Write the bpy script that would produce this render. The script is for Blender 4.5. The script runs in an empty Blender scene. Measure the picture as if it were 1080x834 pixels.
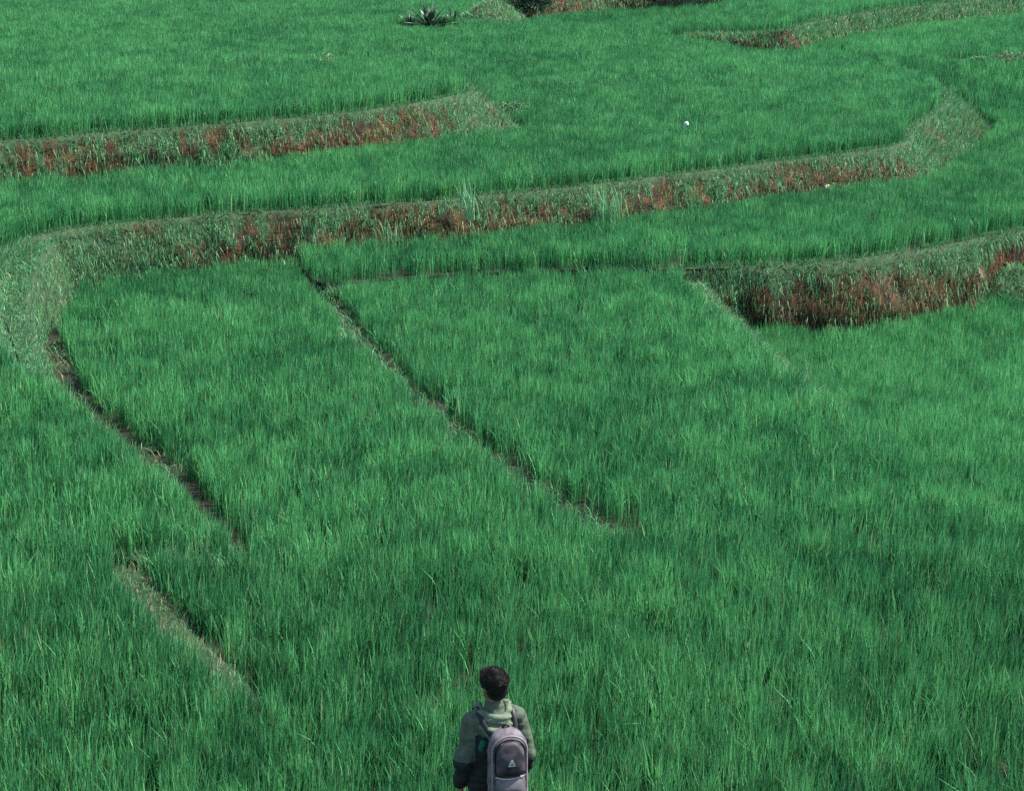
import bpy, bmesh, math, random
import numpy as np
from mathutils import Vector, Matrix, geometry

# ------------------------------------------------------------------ camera, sky, sun, exposure
S = bpy.context.scene
H, F, PITCH = 6.63, 2000.0, math.radians(15.56)
cam = bpy.data.cameras.new('camera'); camo = bpy.data.objects.new('camera', cam)
S.collection.objects.link(camo); S.camera = camo
camo.location = (0, 0, H); camo.rotation_euler = (math.pi/2 - PITCH, 0, 0)
cam.lens = 36*F/1080; cam.sensor_width = 36; cam.sensor_fit = 'HORIZONTAL'
cam.clip_start = 0.1; cam.clip_end = 3000

SUN_EL, SUN_AZ = math.radians(52), math.radians(76)     # azimuth clockwise from +Y (away from the camera)
w = bpy.data.worlds.new('World'); S.world = w; w.use_nodes = True
nt = w.node_tree; sky = nt.nodes.new('ShaderNodeTexSky'); sky.sky_type = 'NISHITA'; sky.sun_disc = False
sky.sun_elevation = SUN_EL; sky.sun_rotation = SUN_AZ
nt.links.new(sky.outputs[0], nt.nodes['Background'].inputs[0]); nt.nodes['Background'].inputs[1].default_value = 0.12
sl = bpy.data.lights.new('sun', 'SUN'); sl.energy = 4.6; sl.angle = math.radians(0.53); sl.color = (1, .96, .89)
so = bpy.data.objects.new('sun', sl); S.collection.objects.link(so)
sd = Vector((math.sin(SUN_AZ)*math.cos(SUN_EL), math.cos(SUN_AZ)*math.cos(SUN_EL), math.sin(SUN_EL)))
so.rotation_euler = sd.to_track_quat('Z', 'Y').to_euler()
S.view_settings.view_transform = 'Standard'; S.view_settings.look = 'None'
S.view_settings.exposure = 1.62; S.view_settings.gamma = 1
S.render.engine = 'CYCLES'
S.cycles.use_denoising = False; S.cycles.max_bounces = 6; S.cycles.diffuse_bounces = 3; S.cycles.transmission_bounces = 4; S.cycles.transparent_max_bounces = 4

rng = np.random.default_rng(7); random.seed(7)
sc = S.collection

# ------------------------------------------------------------------ helpers
def hash2(ix, iy, s):
    h = (ix.astype(np.int64)*374761393 + iy.astype(np.int64)*668265263 + s*974634777) & 0xffffffff
    h = ((h ^ (h >> 13))*1274126177) & 0xffffffff
    h = (h ^ (h >> 16)) & 0xffffffff
    return h/4294967295.0
def vn(x, y, s=0):
    x = np.asarray(x, float); y = np.asarray(y, float)
    ix, iy = np.floor(x), np.floor(y); fx, fy = x-ix, y-iy
    fx = fx*fx*(3-2*fx); fy = fy*fy*(3-2*fy)
    a, b = hash2(ix, iy, s), hash2(ix+1, iy, s); c, d = hash2(ix, iy+1, s), hash2(ix+1, iy+1, s)
    return (a*(1-fx)+b*fx)*(1-fy) + (c*(1-fx)+d*fx)*fy
def fbm(x, y, s=0, o=3):
    t = 0; a = .5; n = 0
    for k in range(o):
        t = t + a*vn(x*2**k+17.3*k, y*2**k-9.1*k, s+k); n += a; a *= .5
    return t/n
def ss(a, b, x):
    t = np.clip((np.asarray(x, float)-a)/(b-a), 0, 1); return t*t*(3-2*t)

def at(px, py, zf):
    """point of the ground seen at pixel (px, py) of the photograph; zf is a height or a height function"""
    X, D = (px-540)/F, (py-417)/F
    d = np.array([X, math.cos(PITCH)-D*math.sin(PITCH), -math.sin(PITCH)-D*math.cos(PITCH)])
    z = 0.5 if callable(zf) else zf
    for _ in range(25):
        t = (H-z)/max(-d[2], 0.004)
        p = d*t
        if not callable(zf): break
        z = z*.5 + .5*float(zf(p[0], p[1]))
    return np.array([p[0], p[1], z])
def trace(pts, zf): return np.array([at(a, b, zf) for a, b in pts])

def mesh_np(name, V, faces_q=None, faces_t=None, col=None, mat=None, parent=None, smooth=False, polys=None):
    me = bpy.data.meshes.new(name)
    if polys is not None:
        me.from_pydata([tuple(v) for v in V], [], polys)
    else:
        q = faces_q if faces_q is not None else np.zeros((0, 4), int)
        t = faces_t if faces_t is not None else np.zeros((0, 3), int)
        me.vertices.add(len(V)); me.vertices.foreach_set('co', np.asarray(V, np.float32).ravel())
        nl = len(q)*4+len(t)*3
        me.loops.add(nl); me.loops.foreach_set('vertex_index', np.concatenate([q.ravel(), t.ravel()]).astype(np.int32))
        me.polygons.add(len(q)+len(t))
        st = np.concatenate([np.arange(len(q))*4, len(q)*4+np.arange(len(t))*3]).astype(np.int32)
        me.polygons.foreach_set('loop_start', st)
        me.update(calc_edges=True)
    if col is not None:
        a = me.color_attributes.new('Col', 'FLOAT_COLOR', 'POINT')
        c = np.ones((len(V), 4), np.float32); c[:, :3] = col; a.data.foreach_set('color', c.ravel())
    if smooth: me.polygons.foreach_set('use_smooth', np.ones(len(me.polygons), bool))
    if mat: me.materials.append(mat)
    o = bpy.data.objects.new(name, me); sc.objects.link(o)
    if parent: o.parent = parent
    return o
def tag(o, label=None, cat=None, group=None, kind=None):
    if label: o['label'] = label
    if cat: o['category'] = cat
    if group: o['group'] = group
    if kind: o['kind'] = kind
    return o
def empty(name, loc=(0, 0, 0), rz=0):
    o = bpy.data.objects.new(name, None); sc.objects.link(o); o.location = loc; o.rotation_euler = (0, 0, rz)
    o.empty_display_size = .1
    return o

def newmat(name):
    m = bpy.data.materials.new(name); m.use_nodes = True
    return m, m.node_tree, m.node_tree.nodes['Principled BSDF']
def leaf_mat(name, rough=.5, trans=.35, spec=.35, gain=1.0):
    m, t, b = newmat(name)
    a = t.nodes.new('ShaderNodeAttribute'); a.attribute_name = 'Col'
    b.inputs['Roughness'].default_value = rough; b.inputs['Specular IOR Level'].default_value = spec
    t.links.new(a.outputs['Color'], b.inputs['Base Color'])
    tr = t.nodes.new('ShaderNodeBsdfTranslucent')
    t.links.new(a.outputs['Color'], tr.inputs['Color'])
    mx = t.nodes.new('ShaderNodeMixShader'); mx.inputs[0].default_value = trans
    t.links.new(b.outputs[0], mx.inputs[1]); t.links.new(tr.outputs[0], mx.inputs[2])
    t.links.new(mx.outputs[0], t.nodes['Material Output'].inputs[0])
    return m
def soil_mat(name, c1, c2, scale=6, attr=False, rough=.9, bump=.6):
    m, t, b = newmat(name)
    tc = t.nodes.new('ShaderNodeTexCoord')
    n = t.nodes.new('ShaderNodeTexNoise'); n.inputs['Scale'].default_value = scale; n.inputs['Detail'].default_value = 8
    n.inputs['Roughness'].default_value = .7
    t.links.new(tc.outputs['Object'], n.inputs['Vector'])
    r = t.nodes.new('ShaderNodeValToRGB'); r.color_ramp.elements[0].position = .35; r.color_ramp.elements[1].position = .68
    r.color_ramp.elements[0].color = (*c1, 1); r.color_ramp.elements[1].color = (*c2, 1)
    t.links.new(n.outputs['Fac'], r.inputs[0])
    if attr:
        a = t.nodes.new('ShaderNodeAttribute'); a.attribute_name = 'Col'
        mx = t.nodes.new('ShaderNodeMix'); mx.data_type = 'RGBA'; mx.blend_type = 'MULTIPLY'; mx.inputs[0].default_value = 1
        t.links.new(r.outputs[0], mx.inputs[6]); t.links.new(a.outputs['Color'], mx.inputs[7])
        t.links.new(mx.outputs[2], b.inputs['Base Color'])
    else: t.links.new(r.outputs[0], b.inputs['Base Color'])
    b.inputs['Roughness'].default_value = rough; b.inputs['Specular IOR Level'].default_value = .2
    bp = t.nodes.new('ShaderNodeBump'); bp.inputs['Strength'].default_value = bump; bp.inputs['Distance'].default_value = .05
    t.links.new(n.outputs['Fac'], bp.inputs['Height']); t.links.new(bp.outputs[0], b.inputs['Normal'])
    return m

M_RICE = leaf_mat('rice_leaf', .5, .30, .10)
M_GRASS = leaf_mat('bund_grass_leaf', .65, .25, .2)
M_MUD = soil_mat('paddy_mud', (.005, .009, .004), (.026, .024, .012), 9, rough=.8, bump=1.0)
M_BANK = soil_mat('bank_soil', (.45, .45, .45), (1.3, 1.2, 1.15), 9, attr=True, bump=1.0)
M_TURF = soil_mat('turf_ground', (.016, .045, .018), (.05, .10, .045), 7, rough=.9)
M_FAR = soil_mat('far_hill_green', (.02, .07, .035), (.045, .13, .06), .35)

def blades(name, P, Hh, W, bend, col, mat, K=3, az=None, parent=None, side=None, drop=None):
    N = len(P)
    if az is None: az = rng.uniform(0, 2*math.pi, N)
    if side is None: side = rng.uniform(0, 2*math.pi, N)
    dirv = np.stack([np.cos(az), np.sin(az)], 1); sv = np.stack([np.cos(side), np.sin(side)], 1)
    nv = 2*K+1
    V = np.zeros((N, nv, 3), np.float32)
    for k in range(K+1):
        s = k/K
        c = P.copy()
        c[:, :2] += dirv*(Hh*bend*(s**1.8))[:, None]
        c[:, 2] += Hh*(s - (.42*np.minimum(bend, 1.6) if drop is None else drop)*s**2.2)
        if k == K: V[:, 2*K] = c; break
        wd = (W*.5*(.65+.7*s)*(1-.75*s**2) if s < .99 else 0*W)[:, None]
        V[:, 2*k, :] = c; V[:, 2*k+1, :] = c
        V[:, 2*k, :2] -= sv*wd; V[:, 2*k+1, :2] += sv*wd
    base = (np.arange(N)*nv)[:, None]
    q = np.concatenate([base+np.array([[2*k, 2*k+1, 2*k+3, 2*k+2]]) for k in range(K-1)])
    t = base+np.array([[2*K-2, 2*K-1, 2*K]])
    C = np.repeat(col[:, None, :], nv, 1).reshape(-1, 3)
    return mesh_np(name, V.reshape(-1, 3), q, t, C, mat, parent)

def inside(poly, x, y):
    r = np.zeros(len(x), bool); n = len(poly)
    for i in range(n):
        x1, y1 = poly[i][:2]; x2, y2 = poly[(i+1) % n][:2]
        if y1 == y2: continue
        c = ((y1 > y) != (y2 > y)) & (x < (x2-x1)*(y-y1)/(y2-y1)+x1)
        r ^= c
    return r
def dline(line, x, y, wv=None):
    """distance to a polyline minus the width interpolated along it"""
    best = np.full(len(x), 1e9)
    for i in range(len(line)-1):
        a, b = line[i][:2], line[i+1][:2]
        d = b-a; L = max(d@d, 1e-9)
        t = np.clip(((x-a[0])*d[0]+(y-a[1])*d[1])/L, 0, 1)
        dd = np.hypot(x-a[0]-t*d[0], y-a[1]-t*d[1])
        if wv is not None: dd = dd-(wv[i]*(1-t)+wv[i+1]*t)
        best = np.minimum(best, dd)
    return best

def ground(name, poly, zf, label=None, mat=None, step=.8, skirt=1.4):
    poly = np.array([p[:2] for p in poly])
    # boundary resampled
    B = []
    for i in range(len(poly)):
        a, b = poly[i], poly[(i+1) % len(poly)]; n = max(1, int(np.hypot(*(b-a))/step))
        for k in range(n): B.append(a+(b-a)*k/n)
    B = np.array(B)
    x0, y0 = B.min(0); x1, y1 = B.max(0)
    gx, gy = np.meshgrid(np.arange(x0, x1, step), np.arange(y0, y1, step)); gx = gx.ravel(); gy = gy.ravel()
    k = inside(B, gx, gy) & (dline(np.vstack([B, B[:1]]), gx, gy) > step*.4)
    pts = [Vector(p) for p in B]+[Vector((a, b)) for a, b in zip(gx[k], gy[k])]
    n = len(B)
    vs, _, fs, *_ = geometry.delaunay_2d_cdt(pts, [(i, (i+1) % n) for i in range(n)], [], 1, 1e-5)
    V = np.array([[v.x, v.y, float(zf(v.x, v.y)) if callable(zf) else zf] for v in vs])
    polys = [tuple(f) for f in fs]
    # skirt
    m = len(V); Bz = [float(zf(*p)) if callable(zf) else zf for p in B]
    Vs = [(*p, z) for p, z in zip(B, Bz)]+[(*p, z-skirt) for p, z in zip(B, Bz)]
    V = np.vstack([V, np.array(Vs)])
    polys += [(m+i, m+(i+1) % n, m+n+(i+1) % n, m+n+i) for i in range(n)]
    o = mesh_np(name, V, polys=polys, mat=mat or M_MUD)
    return tag(o, label, kind='structure')

# ------------------------------------------------------------------ terrace levels
def zBack(x, y): return 1.0+.3*ss(50, 75, y)
def zE(x, y): return .2+ss(47, 57, y)*(zBack(x, y)-.2)
def zG(x, y): return -.07*ss(20, 28.5, y)*ss(-.2, .2, np.asarray(x)-np.interp(y, GAPY, GAPX))
def zGL(x, y): return .2*ss(13.0, 14.4, y)-.15*ss(15.2, 16.4, y)
def zStrip(x, y): return zBack(x, y)+.03+.78*ss(4.6, 8.8, x)
def zQ(x, y): return 1.5+1.1*ss(.6, 2.4, x)
def zF3(x, y): return -1.0*ss(17.5, 30, y)-.02
def zW(x, y): return .10+.18*ss(20.5, 24, y)+.62*ss(24.6, 28.6, y)
ZD, ZQ = 1.9, 2.7
GAP_PX = [(338, 300), (352, 322), (385, 362), (430, 408), (480, 452), (520, 485), (570, 520), (620, 550), (655, 576), (690, 594)]
_g = trace(GAP_PX, 0.0)[::-1]; GAPY, GAPX = _g[:, 1], _g[:, 0]

rimM_px = [(-150, 318), (-60, 288), (0, 268), (30, 253), (60, 246), (100, 240), (150, 235), (200, 231), (260, 226), (330, 222), (390, 218), (450, 214), (520, 207), (600, 199), (650, 194), (700, 187), (750, 181),
           (800, 174), (850, 168), (900, 162), (940, 156), (956, 151), (962, 134), (980, 124), (994, 113), (999, 103), (985, 90), (940, 77), (900, 68), (870, 62)]
rimM = trace(rimM_px, 1.0)
# outward width of the bank under every rim point
wM = np.interp([p[0] for p in rimM_px[:22]], [-150, 60, 100, 450, 900, 956], [.5, .35, .35, .42, .42, .7]).tolist()+[1.05, 1.05, 1.15, 1.15, .7, .2, .15, .15]
rimN_px = [(-150, 163), (-60, 156), (0, 150), (50, 147), (100, 142), (170, 137), (250, 131), (310, 126), (370, 120), (440, 110), (482, 102), (496, 98), (492, 92), (470, 88), (430, 82), (345, 74)]
rimN = trace(rimN_px, ZD)
wN = [.35]*9+[.5, .9, 1.3, .9, .4, .2, .2]
backD = trace([(200, 66), (0, 56), (-150, 50)], ZD)
rimB_px = [(700, 284), (725, 284), (770, 283), (820, 281), (870, 278), (920, 272), (970, 265), (1020, 256), (1032, 253), (1080, 244), (1160, 228), (1260, 205)]
rimB = trace(rimB_px, .2)
wB = [.2, .2, .22, .3, .45, .5, .4, .3, .05, .05, .2, .3]
frontB = trace([(296, 262), (308, 272), (318, 283), (330, 297), (345, 301), (420, 294), (500, 289), (600, 285), (680, 284.5), (694, 284)], .2)
rimF2_px = [(1160, 665), (1080, 610), (1000, 540), (950, 495), (900, 452), (865, 420), (830, 388), (795, 358), (762, 325), (738, 296)]
rimF2 = trace(rimF2_px, zG)
rimW_px = [(255, 592), (225, 562), (190, 528), (160, 498), (114, 460), (80, 430), (52, 398), (38, 362), (28, 335), (28, 312), (34, 292), (44, 272), (58, 254)]
rimW = trace(rimW_px, zW)
wW = [.10, .12, .12, .14, .15, .16, .16, .16, .18, .22, .26, .28, .25]
frontW = trace([(-170, 548), (-60, 560), (0, 566), (60, 574), (115, 586), (150, 592), (200, 596), (245, 597)], .10)
rimG_px = [(345, 900), (310, 800), (280, 750), (252, 722), (222, 690), (178, 650), (148, 616), (128, 592)]
rimG = trace(rimG_px, zGL)
rimP_px = [(722, 38), (760, 38), (800, 37), (830, 32), (860, 23), (900, 16), (950, 9), (1010, 3), (1080, -4), (1200, -16)]
rimP = np.array([at(a, b, zStrip) for a, b in rimP_px])
rimQ_px = [(572, 14), (596, 5), (640, -6), (700, -15), (760, -21), (820, -26), (900, -31), (1000, -37), (1160, -46)]
footQ = np.array([at(a, b, zStrip) for a, b in [(566, 23), (600, 20), (640, 16), (700, 12), (760, 8), (820, 3), (900, -10), (1000, -20), (1160, -35)]])
rimQ = footQ+[0, .5, 0]; rimQ = np.vstack([[[-.3, 86, 0], [.2, 79, 0]], rimQ]); rimQ[:, 2] = zQ(rimQ[:, 0], 0)
gap12 = trace(GAP_PX, 0.0)

far_y = 88
polyC = list(rimM)+[np.array([10.2, far_y, 0]), np.array([-45, far_y, 0]), np.array([-45, 40, 0]), np.array([-20, 26, 0])]
polyD = list(rimN)+list(backD)+[]
polyB = list(frontB+[0, .05, 0])+list(rimB)+[np.array([26, 44, 0]), np.array([40, 70, 0]), np.array([40, far_y, 0]), np.array([10.2, far_y, 0]), rimM[-1], np.array([9.2, 57, 0]),
         np.array([9.6, 50, 0]), np.array([8.2, 43, 0]), np.array([4, 37.5, 0]), np.array([-1, 34.6, 0]), np.array([-4.2, 32.4, 0])]
polyG = list(rimF2)+[np.array([3.0, 32.6, 0]), np.array([-3.2, 33.2, 0]), np.array([-9, 31, 0]), np.array([-18, 30, 0]), np.array([-18, 12, 0]), np.array([-10, 6, 0]), np.array([9, 6, 0])]
polyF3 = [np.array(p) for p in [(2.5, 12), (13, 12), (24, 32), (30, 46), (14, 44), (5, 36), (2.2, 33), (1.6, 28)]]
polyW = list(frontW)+list(rimW)+list(rimM[4::-1])+[np.array([-19, 24, 0])]
polyGL = list(rimG)+[np.array([*frontW[4][:2]+[0, 1.2], 0]), np.array([*frontW[2][:2]+[0, 1.2], 0]), np.array([*frontW[0][:2]+[0, 1.2], 0]), np.array([-12, 9, 0]), np.array([-4, 7, 0])]
polyStrip = list(rimP)+[np.array([40, far_y-1, 0]), np.array([3, far_y-1, 0]), np.array([4.3, 64, 0])]
polyQ = list(rimQ)+[np.array([60, 110, 0]), np.array([-.3, 110, 0])]

GROUND_MESHES = [
    ground('lower_paddy_ground', polyG, zG, 'dark wet ground of the lowest paddies'),
    ground('sunken_paddy_ground', polyF3, zF3, 'dark ground of the sunken paddy under the right-hand bank'),
    ground('left_paddy_ground', polyW, zW, 'ground of the left paddy beside the ditch', mat=M_TURF),
    ground('near_paddy_ground', polyGL, zGL, 'ground of the near left paddy beside the pale bund'),
    ground('middle_paddy_ground', polyB, zE, 'ground of the narrow middle terrace', step=1.0),
    ground('upper_paddy_ground', polyC, zBack, 'ground of the wide upper terrace', step=1.4, skirt=.9),
    ground('top_paddy_ground', polyD, ZD, 'ground of the top left terrace', skirt=1.0),
    ground('strip_paddy_ground', polyStrip, zStrip, 'ground of the narrow strip terrace at the top right', step=1.2, skirt=.6),
    ground('highest_paddy_ground', polyQ, zQ, 'ground above the brown bank at the top', step=2.5),
]
# the hillside all round, as one sheet out to the horizon
def hill(x, y):
    b = -1.6+ .02*np.maximum(0, np.abs(x)-30)**1.05
    return b + 4.1*ss(86, 100, y)*1.0 + .11*np.maximum(0, y-100) + .55*ss(84, 90, y)
gx = np.concatenate([np.linspace(-900, -60, 15), np.linspace(-55, 55, 45), np.linspace(60, 900, 15)])
gy = np.concatenate([np.linspace(-600, -20, 12), np.linspace(-15, 130, 60), np.linspace(140, 1500, 30)])
GX, GY = np.meshgrid(gx, gy); ny, nx = GX.shape
GZ = hill(GX, GY)+.8*ss(110, 300, GY)*(fbm(GX*.02, GY*.02, 5)-.5)*20
idx = np.arange(nx*ny).reshape(ny, nx)
q = np.stack([idx[:-1, :-1], idx[:-1, 1:], idx[1:, 1:], idx[1:, :-1]], -1).reshape(-1, 4)
tag(mesh_np('hillside_ground', np.stack([GX, GY, GZ], -1).reshape(-1, 3), q, None, None, M_FAR, smooth=True), 'green valley floor and hillside around the terraces', kind='structure')

# ------------------------------------------------------------------ banks
SOIL = np.array([.078, .036, .016]); SOILD = np.array([.018, .013, .007]); MOSS = np.array([.030, .065, .028]); PALE = np.array([.15, .27, .14])
def grass_col(n, k=0., dry=0.0):
    a = rng.random((n, 1)); b = rng.random((n, 1))
    c = np.array([.038, .155, .060])*(1-a)+np.array([.135, .34, .14])*a
    c = c*(.55+.75*b)
    d = rng.random(n) < dry
    c[d] = np.array([.24, .15, .075])*(.5+rng.random((d.sum(), 1)))
    return c*(1+k)
def bank(name, rim, wv, zlow, soilf, label, glabel, dens=520, lift=.03, hmul=1.0, drop=.06, SPK=.50, bare=None, lipw=.10, rough=.07, dry=.05, seed=3, green=1.0):
    """earth face under a terrace rim and the short grass that grows on it"""
    rim = np.asarray(rim, float); wv = np.asarray(wv, float)
    seg = np.r_[0, np.cumsum(np.hypot(*(np.diff(rim[:, :2], axis=0).T)))]
    L = seg[-1]; n = int(L/.09)+2; u = np.linspace(0, L, n)
    R = np.stack([np.interp(u, seg, rim[:, i]) for i in range(3)], 1); W = np.interp(u, seg, wv)
    # soften the plan line
    for _ in range(4): R[1:-1] = .25*R[:-2]+.5*R[1:-1]+.25*R[2:]
    R[:, :2] += ((fbm(u*1.1, u*0+seed, seed)-.5)*.16)[:, None]*np.array([0, 1.])
    T = np.gradient(R[:, :2], axis=0); T /= np.maximum(np.hypot(*T.T), 1e-9)[:, None]
    Nn = np.stack([T[:, 1], -T[:, 0]], 1)
    for _ in range(6): Nn[1:-1] = .25*Nn[:-2]+.5*Nn[1:-1]+.25*Nn[2:]
    Nn /= np.hypot(*Nn.T)[:, None]
    mt = 16; ts = np.r_[-.25, -.1, np.linspace(0, 1, mt-2)]
    foot = R[:, :2]+Nn*(W[:, None]+.05)
    zl = np.array([zlow(*p) for p in foot])-drop
    G = np.zeros((n, mt, 3))
    for j, t in enumerate(ts):
        tt = max(t, 0)
        off = np.where(t < 0, t*lipw/.25, W*tt)
        bul = (fbm(u*2.2, u*0+tt*3, seed+9)*2*rough*math.sin(math.pi*min(1, tt*1.1))+.02) if t >= 0 else 0*u
        G[:, j, :2] = R[:, :2]+Nn*(off+bul)[:, None]
        hgt = np.maximum(R[:, 2]-zl, 0.0)
        G[:, j, 2] = np.where(t < 0, R[:, 2]+lift+t*.08, R[:, 2]+lift-(hgt+lift)*tt**.85)
    G[:, :, 2] -= ((1-np.clip(np.minimum(u, L-u)/.3, 0, 1))*.16)[:, None]
    px = 540+F*G[:, 0, 0]/(G[:, 0, 1]*math.cos(PITCH)+(H-G[:, 0, 2])*math.sin(PITCH))   # where along the picture width, only to place soil patches
    UU, TT = np.meshgrid(u, ts, indexing='ij')
    def soilmask(uu, tt, pxx):
        s = soilf(pxx, tt) if soilf.__code__.co_argcount == 2 else soilf(pxx, tt, uu/L)
        nn = fbm(uu*.9, tt*1.6, seed+20, 3)*.5+vn(uu*6, tt*2.5, seed+4)*.25+vn(uu*14, tt*6, seed+5)*.25
        return np.clip(ss(.20, .48, (nn-.5)*2.3+s*.42), 0, 1)*ss(-.02, .15, tt)
    sm = soilmask(UU, TT, np.repeat(px[:, None], mt, 1))[..., None]
    nz = fbm(UU*5, TT*6, seed+2)[..., None]
    soil = SOILD*(1-ss(.35, .65, nz))+SOIL*ss(.35, .65, nz)
    moss = MOSS*(.8+.4*nz)
    C = soil*sm+moss*(1-sm)
    idx = np.arange(n*mt).reshape(n, mt)
    q = np.stack([idx[:-1, :-1], idx[:-1, 1:], idx[1:, 1:], idx[1:, :-1]], -1).reshape(-1, 4)
    # flip so that the face looks outwards
    q = q[:, ::-1]
    tag(mesh_np(name, G.reshape(-1, 3), q, None, C.reshape(-1, 3), M_BANK, smooth=True), label, kind='structure')
    # grass
    area = L*(W.mean()+np.mean(np.maximum(R[:, 2]-zl, 0))+lipw)
    N = int(area*dens*1.35)
    uu = rng.uniform(0, L*.999, N); lf = 1.7*lipw/(lipw+W.mean()+np.mean(np.maximum(R[:, 2]-zl, 0)))
    tt = np.where(rng.random(N) < lf, rng.uniform(-.25, 0, N), rng.uniform(0, 1, N))
    fu = uu/L*(n-1); iu = np.clip(fu.astype(int), 0, n-2); fu -= iu
    ft = np.interp(tt, ts, np.arange(mt)); it = np.clip(ft.astype(int), 0, mt-2); ft = ft-it
    def lerp(A):
        return (A[iu, it]*((1-fu)*(1-ft))[:, None]+A[iu+1, it]*(fu*(1-ft))[:, None]+A[iu, it+1]*((1-fu)*ft)[:, None]+A[iu+1, it+1]*(fu*ft)[:, None])
    P = lerp(G); sp = soilmask(uu, tt, px[iu])
    clump = ss(.3, .62, fbm(uu*3.5, tt*4, seed+31))
    keep = rng.random(N) < (1-SPK*sp)*(.35+.65*clump)*green
    brown = (rng.random(N) < .34*sp+.02)
    if bare: keep &= ~((px[iu] > bare[0]) & (px[iu] < bare[1]) & (rng.random(N) < .9) & (tt > .12))
    keep |= brown & (rng.random(N) < .5)
    P, uu, tt, sp, iu, brown = P[keep], uu[keep], tt[keep], sp[keep], iu[keep], brown[keep]
    N = len(P)
    hh = rng.uniform(.07, .24, N)*hmul*(.7+.6*fbm(uu*2, tt*2, seed+50))
    az = np.arctan2(Nn[iu, 1], Nn[iu, 0])+rng.normal(0, .9, N)
    bend = np.where(tt < .1, rng.uniform(.2, .8, N), rng.uniform(.15, .55, N))
    hh = hh*np.where(tt < .08, .5, 1.15)
    drp = np.where((tt > .02) & (rng.random(N) < .5), rng.uniform(1.2, 1.9, N), .15)
    col = grass_col(N, 0, 0)
    nb = brown
    col[nb] = np.array([.14, .078, .034])*(.2+1.2*rng.random((nb.sum(), 1)))*np.array([1, 1, 1])
    dd = rng.random(N) < dry
    col[dd] = np.array([.33, .30, .17])*(.5+.6*rng.random((dd.sum(), 1)))
    dist = P[:, 1]
    Wd = np.interp(dist, [12, 35, 70], [.006, .011, .020])*rng.uniform(.7, 1.4, N)
    tag(blades(name.replace('_face', '')+'_grass', P, hh, Wd, bend, col, M_GRASS, 2, az, drop=drp), glabel, kind='stuff')
    return G

def piece(pts):     # soil strength by place along the picture, as a function
    xs = [p[0] for p in pts]; vs = [p[1] for p in pts]
    return lambda px, t: np.interp(px, xs, vs)*(.25+.75*ss(.02, .5, t))
def lowM(x, y):
    x_, y_ = np.array([x]), np.array([y])
    if y > 26 and x < -4.2 and inside(polyW, x_, y_)[0]: return float(zW(x, y))
    if x < -3.4 and y < 33: return 0.0
    return float(zE(x, y))
bank('main_bank_face', rimM[:-1], wM[:-1], lowM,
     piece([(0, -2), (110, -2), (150, .2), (200, .7), (260, 1.1), (330, 1.5), (450, 1.35), (560, 1.1), (640, .9), (720, 1.15), (860, 1.3), (930, 1.4), (960, .35), (1030, .2), (1080, .1)]),
     'long curving earth bank across the middle with rust red soil and short grass', 'short pale grass on the long curving middle bank', dens=950, seed=3, rough=.09)
bank('upper_left_bank_face', rimN[:-2], wN[:-2], lambda x, y: float(zBack(x, y)),
     piece([(-100, .9), (0, .8), (60, 1.4), (130, 1.1), (230, .9), (330, 1.3), (420, 1.2), (470, .6), (500, .1), (560, 0)]),
     'earth bank at the upper left with rust soil showing under its grassy rim', 'short grass on the upper left bank', dens=800, seed=41, rough=.09, hmul=1.15)
bank('middle_terrace_edge_face', frontB, [.1]*len(frontB), lambda x, y: -.08, lambda px, t: -1+0*t,
     'low dark earth step between the narrow middle terrace and the central plot', 'sparse grass on the low dark step of the middle terrace', dens=900, seed=13, lipw=.01, rough=.02, lift=-.09)
bank('right_bank_face', rimB, wB, lambda x, y: float(zF3(x, y)),
     (lambda px, t: np.interp(px, [720, 760, 820, 900, 960, 1015, 1030, 1045, 1080], [1.0, 1.6, 2.1, 2.2, 1.7, 1.2, .8, 4, 4])*ss(.02, .42, t)),
     'steep bank at the right edge with dark red eroded soil', 'hanging grass on the steep right bank', dens=1000, seed=77, rough=.13, hmul=1.3, bare=(1036, 1100))
bank('plot_edge_face', rimF2[4:], [.12]*2+[.2, .25, .3, .3], lambda x, y: float(zF3(x, y)),
     piece([(0, .3), (1200, .3)]), 'low earth edge between the central plot and the sunken right plot', 'pale grass on the edge of the central plot', dens=1100, seed=99, lipw=.3, dry=.2)
bank('ditch_bank_face', rimW, wW, lambda x, y: 0.0,
     lambda px, t, uf: np.interp(uf, [0, .5, .68, .76, 1], [1.3, 1.9, 2.2, -1.5, -2])*ss(.1, .3, t),
     'grassy bund with bare brown soil above the left ditch', 'pale grass along the left bund', dens=900, seed=15, lipw=.3, rough=.03, hmul=.8)
bank('near_bund_face', rimG[2:], [.05, .14, .18, .18, .18, .15], lambda x, y: 0.0,
     lambda px, t: .25*ss(.5, .9, t), 'low pale bund at the lower left', 'dry pale grass on the near bund', dens=1700, seed=23, lipw=.36, rough=.03, hmul=.7, dry=.35)
bank('strip_bank_face', rimP, [.1, .25, .5, .5, .5, .5, .6, .6, .6, .6], lambda x, y: float(zBack(x, y)),
     piece([(700, .3), (745, .8), (800, .8), (840, .3), (900, .1), (960, .1), (1080, .1)]),
     'low curving bank near the top right corner', 'grey green grass on the low bank near the top right corner', dens=600, seed=61, hmul=1.4)
bank('top_bank_face', rimQ, [.5]*len(rimQ), lambda x, y: float(zStrip(x, y)),
     lambda px, t: np.interp(px, [560, 620, 700, 900], [1.25, 1.0, 1.0, .9])*ss(-.2, .3, t),
     'brown bank along the top edge', 'dry grass on the brown bank along the top edge', dens=600, seed=67, hmul=1.4, dry=.3)

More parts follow.
